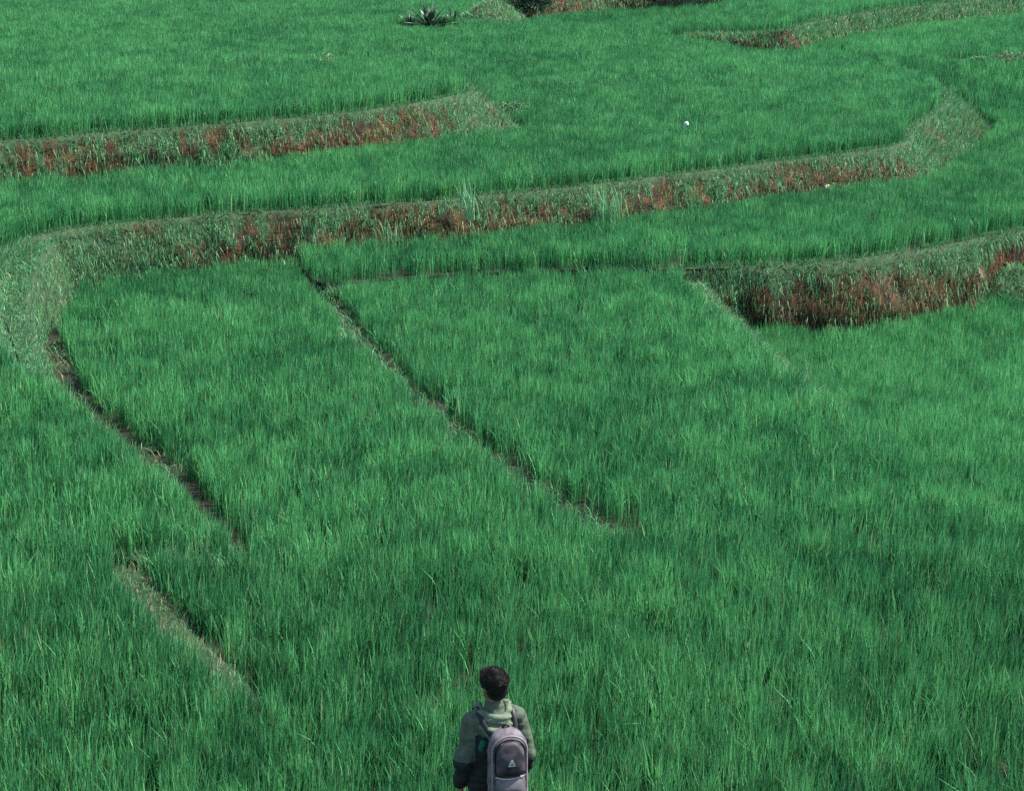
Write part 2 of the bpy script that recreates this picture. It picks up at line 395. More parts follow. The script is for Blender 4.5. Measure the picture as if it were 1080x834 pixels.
# ------------------------------------------------------------------ rice
def rice(name, label, poly, zf, rejects=(), hmul=1.0, dmul=1.0, cmul=(1, 1, 1), yr=None):
    poly = np.array([p[:2] for p in poly])
    x0, y0 = poly.min(0); x1, y1 = poly.max(0)
    if yr: y0, y1 = max(y0, yr[0]), min(y1, yr[1])
    Ps = []
    y = y0
    while y < y1:
        ye = min(y+4, y1); ym = (y+ye)/2
        lim = .285*ye*1.04+2.0                      # a little beyond what the photograph takes in
        xa, xb = max(x0, -lim), min(x1, lim)
        if xb > xa:
            hd = 36 if ym < 40 else 30              # hills of rice per square metre
            tl = int(np.interp(ym, [10, 18, 30, 50, 85], [31, 29, 25, 18, 12])*dmul)
            n = int((xb-xa)*(ye-y)*hd)
            hx, hy = rng.uniform(xa, xb, n), rng.uniform(y, ye, n)
            hx = np.repeat(hx, tl); hy = np.repeat(hy, tl)
            ex_ = np.stack([rng.uniform(xa, xb, int(len(hx)*.22)), rng.uniform(y, ye, int(len(hx)*.22))], 1)
            Ps.append(ex_)
            sg = .052
            hx = hx+rng.normal(0, sg, len(hx)); hy = hy+rng.normal(0, sg, len(hy))
            Ps.append(np.stack([hx, hy], 1))
        y = ye
    P = np.vstack(Ps)
    k = inside(poly, P[:, 0], P[:, 1])
    P = P[k]
    for f in rejects: P = P[~f(P[:, 0], P[:, 1])]
    P = P[~((fbm(P[:, 0]*2.3, P[:, 1]*1.8, 120, 2) > .74) & (rng.random(len(P)) < .5))]
    x, y = P.T; N = len(P)
    z = (zf(x, y) if callable(zf) else np.full(N, zf))
    dep = y
    big = fbm(x*.35, y*.2, 101, 3); mid = fbm(x*.9+3, y*.8, 102, 3); sml = fbm(x*3.4, y*2.6, 109, 2)
    hh = (.36*hmul)*(.78+.34*rng.random(N)**.7)*(.80+.16*big+.24*mid+.20*sml)
    Wd = np.interp(dep, [10, 16, 30, 60], [.0110, .0112, .0125, .018])*rng.uniform(.55, 1.35, N)
    K = 3
    bend = np.abs(rng.normal(.13, .15, N))+.02
    long_ = rng.random(N) < .008; bend[long_] += .4
    az = rng.normal(0.35, 1.5, N)+ (fbm(x*.5, y*.4, 105)-.5)*3
    a = rng.random(N)[:, None]; m = mid[:, None]*.30+big[:, None]*.22+sml[:, None]*.48; m = ss(.25, .75, m)
    dark = np.array([.029, .148, .053]); lite = np.array([.080, .290, .096])
    c = dark*(1-m)+lite*m
    c = c*(.52+.96*a**1.2)
    yel = rng.random(N) < .035
    c[yel] = np.array([.17, .30, .13])*(.6+.7*rng.random((yel.sum(), 1)))
    br = rng.random(N) < .003
    c[br] = np.array([.12, .09, .04])
    tint = 1+.10*ss(-2, 6, x)*ss(14, 20, y)*(1-ss(30, 36, y))+.12*ss(4, 9, x)*ss(42, 52, y)-.13*(1-ss(14.5, 18.5, y+.6*np.sin(x*.9)))
    c = c*np.array(cmul)*tint[:, None]
    near = dep < 38
    o = blades(name, np.stack([x, y, z], 1).astype(np.float32), hh, Wd, bend, c, M_RICE, K if near.any() else 2, az)
    return tag(o, label, kind='stuff')

R = lambda line, wv: (lambda x, y: dline(line, x, y, np.full(len(line), wv) if np.isscalar(wv) else np.asarray(wv)) < 0)
I = lambda poly: (lambda x, y: inside(poly, x, y))

# lower level: two long plots and the foreground
y590 = at(450, 596, 0)[1]
f1_left = trace([(262, 600), (225, 566), (190, 534), (160, 506), (122, 470), (96, 440), (75, 410), (62, 385), (55, 350), (58, 330), (75, 306), (110, 287), (150, 277), (200, 268), (262, 262), (292, 264)], .3)[:, :]
# bases lie behind the tips that were traced
rejG = [R(rimW, np.array([.12, .24, .32, .36, .38, .40, .42, .44, .44, .44, .42, .42, .4])), R(rimM, np.array(wM)+.12), I(polyW), I(polyC), I(polyGL), R(rimG, [0, 0, .03, .16, .14, .12, .1, .02]),
        R(frontW, [0, 0, 0, 0, .02, .18, .24, .15]), I(polyB), R(np.vstack([frontB, rimB[:1]]), .06)]
def left12(x, y):
    gx_ = np.interp(y, gap12[::-1, 1], gap12[::-1, 0]); return x < gx_
wg = [.26, .24, .21, .19, .18, .19, .20, .22, .23, .20]
gapr = R(gap12-np.array([.10, 0, 0]), wg)
def near_(x, y): return y < y590+.25*np.sin(x*1.1)
person_gap = lambda x, y: ((x+.11)**2/.3**2+(y-11.15)**2/.3**2) < 1
rice('rice_crop', 'rice of the long left central plot beside the ditch', polyG, zG, rejG+[gapr, lambda x, y: ~left12(x, y), near_], yr=(15, 34))
rice('rice_crop', 'rice of the central plot right of the thin dark gap', polyG, zG, rejG+[gapr, left12, near_, R(rimF2[4:], [.10, .18, .25, .32, .40, .46])], yr=(15, 34))
rice('rice_crop', 'rice of the foreground around the person', polyG, zG, rejG+[lambda x, y: ~near_(x, y), person_gap], hmul=1.1, yr=(7, 20))
rice('rice_crop', 'rice of the sunken plot below the right bank', polyF3, zF3, [I(polyG), I(polyB), R(rimF2[4:], .08), R(rimB, np.array([.3, .3, .3, .45, .95, .8, .6, .5, .5, .4, .3, .4]))], yr=(12, 46))
rice('rice_crop', 'rice of the left paddy beyond the ditch', polyW, zW, [R(rimW, [.08, .10, .12, .12, .12, .16, .40, .62, .9, 1.2, 1.3, 1.4, 1.4]), R(frontW, .02), I(polyC), R(rimM, 1.0),
     lambda x, y: y > 25.6+.9*(-x-6.5)], hmul=1.0)
rice('rice_crop', 'rice of the near left paddy beside the pale bund', polyGL, zGL, [R(rimG, [0, 0, .02, .30, .38, .38, .30, .05]), I(polyW)], hmul=1.1, yr=(7.5, 20))
rejB = [I(polyC), R(rimM, np.array(wM)+.10), R(rimB, .10), R(rimP, [.2, .3, .55, .6, .6, .6, .6, .6, .6, .6]), I(polyStrip)]
small_bund = trace([(1005, 70), (1040, 69), (1080, 67), (1200, 62)], zE)
rice('rice_crop', 'rice of the narrow middle terrace and its extension at the right', polyB, zE, rejB+[R(small_bund, .5)], yr=(28, far_y))
mound_c = at(520, 27, zBack); bush_c = at(553, 20, zBack)
agave = [at(453, 31, zBack), at(432, 29, zBack), at(477, 28, zBack)]
rejC = [I(polyD), R(rimN, np.array(wN)+.12), R(rimM, .10), I(polyStrip), I(polyQ), R(rimP, .5), R(rimQ, .55),
        lambda x, y: ((x-mound_c[0])/1.6)**2+((y-mound_c[1]-1)/2.2)**2 < 1, lambda x, y: ((x-agave[0][0])/1.4)**2+((y-agave[0][1]+.6)/1.5)**2 < 1,
        lambda x, y: (x > -4.5) & (x < .4) & (y > 82), ]
rice('rice_crop', 'rice of the wide upper terrace across the back', polyC, zBack, rejC, yr=(28, far_y), hmul=.95)
rice('rice_crop', 'rice of the rounded terrace at the upper left', polyD, ZD, [R(rimN, .10)], hmul=1.0)
rice('rice_crop', 'rice of the strip terrace near the top right corner', polyStrip, zStrip, [R(rimP, .18), I(polyQ), R(rimQ, .6)], hmul=.9)

# short grass on the ramp at the left and along the plot gap
def short_grass(name, label, poly, zf, dens, rejects=(), hm=1.0, dry=.15, bendm=1.0):
    poly = np.array([p[:2] for p in poly]); x0, y0 = poly.min(0); x1, y1 = poly.max(0)
    N = int((x1-x0)*(y1-y0)*dens); x = rng.uniform(x0, x1, N); y = rng.uniform(y0, y1, N)
    k = inside(poly, x, y)
    for f in rejects: k &= ~f(x, y)
    k &= rng.random(N) < .35+.65*ss(.3, .6, fbm(x*2, y*2, 44))
    x, y = x[k], y[k]; N = len(x); z = zf(x, y) if callable(zf) else np.full(N, float(zf))
    hh = rng.uniform(.05, .19, N)*hm*(.5+fbm(x*1.5, y*1.5, 46)); bend = rng.uniform(.3, 1.3, N)*bendm
    c = grass_col(N, .12); d = rng.random(N) < dry; c[d] = np.array([.36, .33, .19])*(.5+.6*rng.random((d.sum(), 1)))
    Wd = np.interp(y, [12, 35, 70], [.006, .013, .026])*rng.uniform(.7, 1.3, N)
    return tag(blades(name, np.stack([x, y, z], 1), hh, Wd, bend, c, M_GRASS, 2), label, kind='stuff')
ramp = trace([(52, 398), (60, 412), (40, 400), (0, 350), (-60, 330), (-60, 292), (0, 270), (30, 256), (60, 248), (58, 254), (44, 272), (34, 292), (28, 312), (28, 335), (38, 362)], zW)
short_grass('ramp_grass', 'pale short grass on the curved ramp at the left', ramp, zW, 2300, hm=.7, dry=.05)
gp = np.vstack([gap12[:7]+[-.46, 0, 0], gap12[6::-1]+[-.20, 0, 0]])
short_grass('gap_grass', 'pale grass strip along the gap between the two central plots', gp, 0.0, 700, hm=.8)

dw = np.vstack([rimW[3:10]+[.05, 0, 0], rimW[9:2:-1]+[.55, 0, 0]])
short_grass('ditch_weeds', 'sparse weeds and straw on the dark floor of the left ditch', dw, 0.0, 300, hm=1.0, dry=.25)
fw = np.vstack([frontW[3:]+[0, .12, 0], frontW[:2:-1]+[0, -.22, 0]])
fb = np.vstack([frontB+[0, .03, 0], frontB[::-1]+[-.04, -.17, 0]])
short_grass('step_weeds', 'dark green grass along the foot of the narrow middle terrace', fb, -.05, 1300, hm=2.3, dry=.03, bendm=.4)
tag(short_grass('step_weeds', 'dark green grass at the low step in front of the left paddy', fw, 0.03, 1500, hm=1.9, dry=.03, bendm=.4), kind='stuff')
fe = np.vstack([rimF2[4:]+[-.03, 0, 0], (rimF2[4:]-np.array([[.12], [.2], [.27], [.34], [.42], [.48]])*[1, 0, 0])[::-1]])
short_grass('divider_grass', 'pale grass ridge between the central plot and the sunken right plot', fe, zG, 2200, hm=1.2, dry=.1)
gd = np.vstack([gap12+[-.3, 0, 0], gap12[::-1]+[.1, 0, 0]])
short_grass('ditch_weeds', 'sparse weeds on the dark floor of the gap between the two central plots', gd, zG, 520, hm=1.2, dry=.03)

# ------------------------------------------------------------------ person with a backpack
def plain(name, col, rough=.85, nscale=60, amp=.25, bump=.25, spec=.25, sheen=0):
    m, t, b = newmat(name)
    tc = t.nodes.new('ShaderNodeTexCoord'); n = t.nodes.new('ShaderNodeTexNoise'); n.inputs['Scale'].default_value = nscale; n.inputs['Detail'].default_value = 5
    t.links.new(tc.outputs['Object'], n.inputs['Vector'])
    r = t.nodes.new('ShaderNodeValToRGB'); r.color_ramp.elements[0].position = .3; r.color_ramp.elements[1].position = .7
    r.color_ramp.elements[0].color = (*[c*(1-amp) for c in col], 1); r.color_ramp.elements[1].color = (*[c*(1+amp) for c in col], 1)
    t.links.new(n.outputs['Fac'], r.inputs[0]); t.links.new(r.outputs[0], b.inputs['Base Color'])
    bp = t.nodes.new('ShaderNodeBump'); bp.inputs['Strength'].default_value = bump; bp.inputs['Distance'].default_value = .004
    t.links.new(n.outputs['Fac'], bp.inputs['Height']); t.links.new(bp.outputs[0], b.inputs['Normal'])
    b.inputs['Roughness'].default_value = rough; b.inputs['Specular IOR Level'].default_value = spec
    return m
SKIN = plain('skin', (.15, .075, .045), .55, 40, .12); HAIR = plain('black_hair', (.004, .003, .003), .8, 90, .4)
OLIVE = plain('olive_cloth', (.044, .058, .039), .8, 25, .25, .5); BLACKC = plain('black_cloth', (.008, .009, .010), .85, 25, .3, .4)
TEAL = plain('teal_cloth', (.006, .075, .055), .7, 30, .2); MAUVE = plain('mauve_grey_nylon', (.080, .070, .078), .6, 13, .6, 1.0)
CHAR = plain('charcoal_nylon', (.034, .028, .034), .6, 14, .75, 1.0); TRIM = plain('black_trim', (.006, .006, .007), .5, 50, .2)
WHITE = plain('white_print', (.30, .28, .30), .6, 50, .05); DENIM = plain('dark_trousers', (.02, .024, .035), .85, 60, .3)

def blob(parts):
    """union of (centre, radii) ellipsoids and (a, b, ra, rb) tapered limbs, before it is remeshed into one skin"""
    bm = bmesh.new()
    def ell(c, r):
        bmesh.ops.create_icosphere(bm, subdivisions=3, radius=1, matrix=Matrix.Translation(c) @ Matrix.Diagonal((*r, 1)))
    for p in parts:
        if len(p) == 2: ell(p[0], p[1])
        else:
            a, b, ra, rb = p; a, b = Vector(a), Vector(b); L = (b-a).length
            n = max(3, int(L/(min(np.mean(ra), np.mean(rb))*.35)))
            for k in range(n+1):
                f = k/n; rr = [x*(1-f)+y*f for x, y in zip(ra, rb)] if isinstance(ra, (tuple, list)) else [ra*(1-f)+rb*f]*3
                ell(a.lerp(b, f), rr)
    return bm
def remeshed(name, parts, mat, parent, voxel=.008, smooth=6, disp=None):
    bm = blob(parts); me = bpy.data.meshes.new('tmp'); bm.to_mesh(me); bm.free()
    o = bpy.data.objects.new('tmp', me); sc.objects.link(o)
    m = o.modifiers.new('r', 'REMESH'); m.mode = 'VOXEL'; m.voxel_size = voxel
    if smooth: k = o.modifiers.new('s', 'SMOOTH'); k.iterations = smooth; k.factor = .5
    dg = bpy.context.evaluated_depsgraph_get(); dg.update()
    nm = bpy.data.meshes.new_from_object(o.evaluated_get(dg))
    bpy.data.objects.remove(o); nm.name = name
    if disp:
        n = len(nm.vertices); co = np.empty(n*3); nm.vertices.foreach_get('co', co); co = co.reshape(-1, 3)
        no = np.array([v.normal[:] for v in nm.vertices]); co = co+no*disp(co, no)[:, None]
        nm.vertices.foreach_set('co', co.ravel()); nm.update()
    nm.materials.clear(); nm.materials.append(mat)
    nm.polygons.foreach_set('use_smooth', np.ones(len(nm.polygons), bool))
    r = bpy.data.objects.new(name, nm); sc.objects.link(r); r.parent = parent
    return r

PX, PY, PRZ = -.115, 11.2, math.radians(14)
person = empty('person', (PX, PY, 0), PRZ); person.scale = (.87, .9, .985)
tag(person, 'person seen from behind in an olive green and black hooded jacket, standing in the rice', 'person')
# local frame: +Y is where the person looks, X to the right, feet at 0
body = []
for s in (-1, 1):
    body += [((s*.09, 0, .92), (s*.10, .01, .50), .088, .056), ((s*.10, .01, .50), (s*.105, -.02, .09), .056, .036),
             ((s*.105, -.03, .05), (s*.12, .14, .035), .040, .030),
             ((s*.18, 0, 1.385), (s*.235, -.03, 1.11), .050, .040), ((s*.235, -.03, 1.11), (s*.225, .10, .90), .039, .026)]
    # hand: palm, four unequal fingers, thumb
    wx = s*.225; body += [((wx, .11, .875), (wx, .135, .81), (.016, .034, .03), (.014, .036, .025))]
    for k, (dy, l) in enumerate(((.166, .066), (.146, .078), (.126, .073), (.107, .058))):
        a = (wx, dy, .80); b = (wx-s*.006, dy+.012, .80-l*.55); c = (wx-s*.026, dy+.014, .80-l)
        body += [(a, b, .0088, .008), (b, c, .008, .0072)]
    body += [((wx-s*.008, .15, .86), (wx-s*.025, .178, .825), .012, .0095), ((wx-s*.025, .178, .825), (wx-s*.03, .178, .795), .009, .0078)]
body += [((0, 0, .93), (.155, .11, .12)), ((0, .0, .95), (0, .0, 1.15), (.14, .10, .1), (.13, .095, .1)), ((0, 0, 1.15), (0, -.005, 1.33), (.135, .095, .1), (.165, .10, .09)),
         ((-.15, 0, 1.38), (.15, 0, 1.38), .055, .055), ((0, -.005, 1.40), (0, .015, 1.52), .060, .054),
         ((0, .02, 1.60), (.074, .090, .092)), ((0, .045, 1.545), (.056, .065, .05)), ((0, .112, 1.60), (0, .124, 1.575), .011, .015),
         ((-.078, .01, 1.595), (.012, .022, .032)), ((.078, .01, 1.595), (.012, .022, .032)), ((0, .095, 1.535), (.024, .012, .008)),
         ((-.032, .094, 1.615), (.014, .010, .008)), ((.032, .094, 1.615), (.014, .010, .008))]
def turn(p):      # the head is turned a little to the left
    def q(v): a = math.radians(24); x, y = v[0], v[1]-.0; return (x*math.cos(a)-y*math.sin(a), x*math.sin(a)+y*math.cos(a), v[2])
    return (q(p[0]), p[1]) if len(p) == 2 and p[0][2] > 1.5 else p
body = [turn(p) for p in body]
b = remeshed('body', body, SKIN, person, .0065, 4)
# hair: full on top with an uneven quiff to the left, cut short at the nape
hp = [((0, -.012, 1.645), (.088, .100, .088)), ((0, -.035, 1.575), (.078, .062, .065)), ((0, -.042, 1.54), (.056, .038, .035)), ((-.045, .0, 1.70), (.05, .07, .045)),
      ((.03, -.02, 1.705), (.048, .07, .045)), ((-.012, -.01, 1.735), (.05, .06, .045)), ((-.02, .05, 1.71), (.06, .05, .035)), ((.068, -.02, 1.635), (.028, .06, .045)), ((-.078, .02, 1.70), (.028, .04, .028))]
rr = random.Random(4)
for k in range(90):
    th, ph = rr.uniform(0, 2*math.pi), rr.uniform(-.1, 1.4)
    c = Vector((math.cos(th)*math.cos(ph)*.088, math.sin(th)*math.cos(ph)*.10-.01, 1.645+math.sin(ph)*.085))
    if c.y > .07 and c.z < 1.68: continue
    hp.append((tuple(c), tuple(rr.uniform(.012, .026) for _ in range(3))))
hp = [((a[0], a[1], 1.60+(a[2]-1.60)*.72), b) if len((a, b)) == 2 else 0 for a, b in hp]
hp = [turn(p) for p in hp]
remeshed('hair', hp, HAIR, person, .006, 2)
hm_ = bpy.data.objects[[o.name for o in sc.objects if o.name.startswith('hair') and o.parent == person][0]].data
hv = np.array([v.co[:] for v in hm_.vertices]); hn = np.array([v.normal[:] for v in hm_.vertices])
pick = rng.integers(0, len(hv), 6500); Ph, hn = hv[pick], hn[pick]; k = hn[:, 2] > -.4; Ph, hn = Ph[k]-hn[k]*.003, hn[k]
ch = np.array([.0045, .0028, .0025])*(.4+1.3*rng.random((len(Ph), 1)))
blades('hair_strands', Ph, rng.uniform(.008, .028, len(Ph)), np.full(len(Ph), .0028), rng.uniform(.4, 1.6, len(Ph)), ch, leaf_mat('hair_strand', .75, 0, .15), 2,
       np.arctan2(hn[:, 1], hn[:, 0])+rng.normal(0, .6, len(Ph)), person)
# jacket: loose, two-tone, creased
def folds(co, no):
    x, y, z = co.T
    f = (fbm(x*9+z*5, z*14-x*6, 11, 3)-.5)*.040+(fbm(z*34+x*11, y*12+z*3, 12, 2)-.5)*.011
    arm = np.abs(x) > .19
    f += np.where(arm, (np.sin(z*62+x*30+y*15)*.0035)*ss(.9, 1.05, z)*(1-ss(1.25, 1.33, z)), 0)
    return f
jp = [((0, -.005, .90), (0, -.005, 1.18), (.205, .135, .05), (.20, .14, .06)), ((0, -.005, 1.18), (0, -.01, 1.34), (.20, .14, .06), (.175, .115, .06)),
      ((-.14, -.005, 1.375), (.14, -.005, 1.375), .082, .082), ((0, -.005, 1.40), (0, .005, 1.45), .095, .078)]
for s in (-1, 1):
    jp += [((s*.165, -.005, 1.365), (s*.248, -.04, 1.10), .080, .066), ((s*.248, -.04, 1.10), (s*.235, .085, .915), .066, .050)]
jk = remeshed('jacket', jp, OLIVE, person, .008, 5, folds)
jk.data.materials.append(BLACKC)
for p in jk.data.polygons:
    c = p.center
    if c.z < 1.125+.012*math.sin(c.x*14) or (abs(c.x) < .165 and c.z < 1.31): p.material_index = 1
# hood lying folded on the shoulders
hd = []
for k in range(25):
    a = math.pi*(-.12)+math.pi*1.24*k/24
    r = .115; hd.append(((math.cos(a)*r, -math.sin(a)*.105+.01, 1.455-.055*max(0, math.sin(a))), (.034, .034, .030+.012*max(0, math.sin(a)))))
for k in range(19):
    a = math.pi*(.08)+math.pi*.84*k/18
    hd.append(((math.cos(a)*.135, -math.sin(a)*.115-.01, 1.405-.07*math.sin(a)), (.032, .036, .034)))
for k in range(11):
    a = math.pi*(.25)+math.pi*.5*k/10
    hd.append(((math.cos(a)*.105+.01, -math.sin(a)*.10-.045, 1.35-.05*math.sin(a)), (.034, .034, .030)))
def hoodf(co, no):
    x, y, z = co.T
    return (fbm(x*12, z*34+y*10, 21, 3)-.5)*.024+np.sin(z*150+x*22)*.003
remeshed('hood', hd, plain('olive_hood_cloth', (.072, .098, .062), .75, 25, .25, .5), person, .006, 3, hoodf)
remeshed('trousers', [((-.09, 0, .92), (-.10, .01, .5), .105, .085), ((-.10, .01, .5), (-.105, -.02, .08), .085, .065), ((.09, 0, .92), (.10, .01, .5), .105, .085),
         ((.10, .01, .5), (.105, -.02, .08), .085, .065), ((0, 0, .92), (.17, .125, .10))], DENIM, person, .01, 5)
for s in (-1, 1): remeshed('shoe', [((s*.105, -.05, .045), (s*.12, .15, .04), .052, .042), ((s*.105, -.03, .09), (.048, .055, .05))], TRIM, person, .008, 3)

# ---- backpack: its own thing, hanging from the shoulders
pack = empty('backpack', (PX, PY, 0), PRZ); pack.scale = (.95, .95, .985)
tag(pack, 'mauve grey backpack with a pale triangle mark and a front pocket, worn by the person', 'backpack')
OX = .045
def shell(name, zs, wid, y0, dep, mat, ex=3.2, n=40, parent=pack, ox=OX, wr=.020, seed=1):
    """rounded bag shape: for every height a half-width, a back plane y0 and a depth outwards"""
    V = []; fs = []
    for i, z in enumerate(zs):
        for k in range(n):
            a = 2*math.pi*k/n; c, s_ = math.cos(a), math.sin(a)
            X = wid[i]*math.copysign(abs(c)**(2/ex), c); Y = dep[i]*.5*math.copysign(abs(s_)**(2/2.3), s_)
            nse = (float(fbm(a*3.0+seed, z*26, seed, 3))-.5)*2.6*wr
            V.append((ox+X*(1+nse*3), y0-dep[i]*.5+Y*(1+nse*6), z))
    for i in range(len(zs)-1):
        for k in range(n): fs.append((i*n+k, i*n+(k+1) % n, (i+1)*n+(k+1) % n, (i+1)*n+k))
    fs.append(tuple(range(n))[::-1]); fs.append(tuple(range((len(zs)-1)*n, len(zs)*n)))
    return mesh_np(name, V, polys=fs, mat=mat, parent=parent, smooth=True)
def tube(name, pts, r, mat, parent, flat=1.0, n=8):
    V = []; fs = []; pts = [Vector(p) for p in pts]
    for i, p in enumerate(pts):
        t = (pts[min(i+1, len(pts)-1)]-pts[max(i-1, 0)]).normalized()
        u = t.cross(Vector((0, 1, 0.02))).normalized(); v = t.cross(u)
        for k in range(n):
            a = 2*math.pi*k/n; V.append(p+u*math.cos(a)*r+v*math.sin(a)*r*flat)
    for i in range(len(pts)-1):
        for k in range(n): fs.append((i*n+k, i*n+(k+1) % n, (i+1)*n+(k+1) % n, (i+1)*n+k))
    fs.append(tuple(range(n))); fs.append(tuple(range((len(pts)-1)*n, len(pts)*n))[::-1])
    return mesh_np(name, V, polys=fs, mat=mat, parent=parent, smooth=True)
zs = np.linspace(.86, 1.375, 30); f = (zs-.86)/.515
wid = .137*np.sqrt(np.clip(1-np.clip((f-.66)/.35, 0, 1)**3.0, .03, 1))*np.clip(.8+f*3, 0, 1)
dep = .15*np.sqrt(np.clip(1-np.clip((f-.55)/.47, 0, 1)**2.6, .05, 1))*np.clip(.7+f*3, 0, 1)
YB = -.125
shell('main_compartment', zs, wid, YB, dep, MAUVE)
z2 = np.linspace(1.10, 1.325, 22); f2 = (z2-1.10)/.225
w2 = .098*np.sqrt(np.clip(1-np.clip((f2-.5)/.52, 0, 1)**2.2, .02, 1))*np.clip(.85+f2*2, 0, 1)
d2 = .05*np.sqrt(np.clip(1-np.clip((f2-.4)/.62, 0, 1)**2, .05, 1))*np.clip(.5+f2*4, 0, 1)
pk = shell('front_panel', z2, w2, YB-.125, d2+.018, CHAR, seed=5, wr=.02)
z3 = np.linspace(.92, 1.085, 14); f3 = (z3-.92)/.165
shell('lower_pocket', z3, .10*np.clip(.8+f3*2, 0, 1)*np.clip(1.9-f3, 0, 1), YB-.12, .06*np.sqrt(np.clip(1-((f3-.5)*1.9)**2, .1, 1))+.015, MAUVE, seed=8)
def arch(rx, ztop, zbot, y, n=36, bulge=.0):
    pts = []
    for k in range(n+1):
        t = k/n
        if t < .25: pts.append((OX-rx, y, zbot+(ztop-rx*.8-zbot)*t/.25))
        elif t > .75: pts.append((OX+rx, y, zbot+(ztop-rx*.8-zbot)*(1-t)/.25))
        else:
            a = math.pi*(1-(t-.25)/.5); pts.append((OX+rx*math.cos(a), y, ztop-rx*.8+rx*.8*math.sin(a)))
    return pts
tube('zip', arch(.101, 1.338, 1.11, YB-.14), .0062, TRIM, pack, .8)
tube('pale_piping', arch(.118, 1.355, .95, YB-.125), .0075, plain('pale_piping_cloth', (.17, .14, .16), .6, 40, .15), pack, .8)
tube('lower_zip', [(OX+x, YB-.168+.9*x*x, 1.095+.015*(x/.1)**2) for x in np.linspace(-.105, .105, 15)], .0062, TRIM, pack, .9)
tube('pocket_piping', [(OX+x, YB-.172+.9*x*x, 1.078+.015*(x/.1)**2) for x in np.linspace(-.105, .105, 15)], .0045, WHITE, pack, .9)
tube('haul_loop', [(OX-.03+.06*k/10, YB-.01-.02*math.sin(math.pi*k/10), 1.36+.035*math.sin(math.pi*k/10)) for k in range(11)], .007, TRIM, pack)
# vertical folds of the front panel, lit look put in as paler cloth
for x, a in ((-.074, .006), (-.045, -.004), (.066, .006)):
    tube('pale_fold', [(OX+x+a*math.sin(z*40), YB-.188+abs(x)*.28, z) for z in np.linspace(1.12, 1.26, 9)], .0065, MAUVE, pk, .6)
# small pale triangle emblem on a dark patch
def prism(name, pts, y, th, mat, parent):
    n = len(pts); V = [(a, y, b) for a, b in pts]+[(a, y+th, b) for a, b in pts]
    fs = [tuple(range(n)), tuple(range(n, 2*n))[::-1]]+[(i, (i+1) % n, n+(i+1) % n, n+i) for i in range(n)]
    return mesh_np(name, V, polys=fs, mat=mat, parent=parent)
ex, ez, ey = OX+.0, 1.195, YB-.1985
em = prism('emblem', [(ex-.026, ez-.018), (ex+.026, ez-.018), (ex+.010, ez+.020), (ex, ez+.026), (ex-.010, ez+.020)], ey, .006, WHITE, pack)
prism('emblem_cutout', [(ex-.008, ez-.010), (ex+.010, ez-.008), (ex+.001, ez+.006)], ey-.002, .003, CHAR, em)
for s in (-1, 1):
    pts = [(OX*.8+s*.07, YB-.03, 1.31), (OX*.5+s*.10, YB-.01, 1.35), (s*.115, -.075, 1.435), (s*.12, .0, 1.475), (s*.12, .08, 1.43), (s*.125, .135, 1.33), (s*.13, .155, 1.2), (s*.15, .12, 1.02), (s*.17, .02, .93), (OX+s*.13, YB-.01, .9)]
    # smooth the path
    P_ = np.array(pts); tt_ = np.linspace(0, len(pts)-1, 50); P_ = np.stack([np.interp(tt_, range(len(pts)), P_[:, i]) for i in range(3)], 1)
    for _ in range(5): P_[1:-1] = .25*P_[:-2]+.5*P_[1:-1]+.25*P_[2:]
    tube('strap', P_.tolist(), .016, TRIM, pack, .3)
# teal side wing between the pack and the left shoulder
tw = remeshed('side_wing', [((-.065, YB+.03, 1.335), (-.11, YB+.035, 1.22), (.034, .02, .03), (.026, .018, .03))], TEAL, pack, .006, 4)

# ------------------------------------------------------------------ plants that stand by themselves
def spiky(loc, h, n, seed, label, pale=.35):
    r_ = np.random.default_rng(seed); root = empty('spiky_plant', tuple(loc)); tag(root, label, 'plant', None)
    V = []; q = []; C = []
    for k in range(n):
        az = r_.uniform(0, 2*math.pi); el = r_.uniform(.25, 1.45); L = h*r_.uniform(.7, 1.15); wd = .036*h
        d = np.array([math.cos(az)*math.cos(el), math.sin(az)*math.cos(el), math.sin(el)]); sd_ = np.array([-math.sin(az), math.cos(az), 0]); up = np.cross(sd_, d)
        up = up if up[2] > 0 else -up
        c0 = np.array([.012, .035, .02])*r_.uniform(.5, 1); tipc = np.array([.30, .38, .28])*r_.uniform(.5, 1.1)
        b0 = len(V)
        for j in range(6):
            s_ = j/5; p = d*L*s_-np.array([0, 0, 1])*L*.22*s_*s_+np.array([0, 0, .02]); wj = wd*(.8+.8*s_)*(1-s_**2.5)+.002
            V += [p-sd_*wj, p+up*-wj*.4, p+sd_*wj]
            cc = tipc if (s_ > .6 and k % 2) else c0
            C += [np.clip(cc, .01, 1)]*3
        for j in range(5):
            a = b0+3*j; q += [(a, a+1, a+4, a+3), (a+1, a+2, a+5, a+4)]
    lf = mesh_np('leaves', np.array(V), np.array(q), None, np.array(C), M_GRASS, root)
    bm = bmesh.new(); bmesh.ops.create_cone(bm, cap_ends=True, segments=10, radius1=.07*h, radius2=.04*h, depth=.25*h, matrix=Matrix.Translation((0, 0, .1*h)))
    me = bpy.data.meshes.new('stem'); bm.to_mesh(me); bm.free(); me.materials.append(M_BANK if False else HAIR)
    o = bpy.data.objects.new('stem', me); sc.objects.link(o); o.parent = root
    return root
spiky(agave[0], 1.15, 60, 1, 'largest spiky plant with pale leaf tips, near the top edge left of the grassy mound')
spiky(agave[1], .72, 30, 2, 'small spiky pale tipped plant left of the largest spiky one')
spiky(agave[2], .78, 34, 3, 'small spiky pale tipped plant between the largest spiky one and the grassy mound')

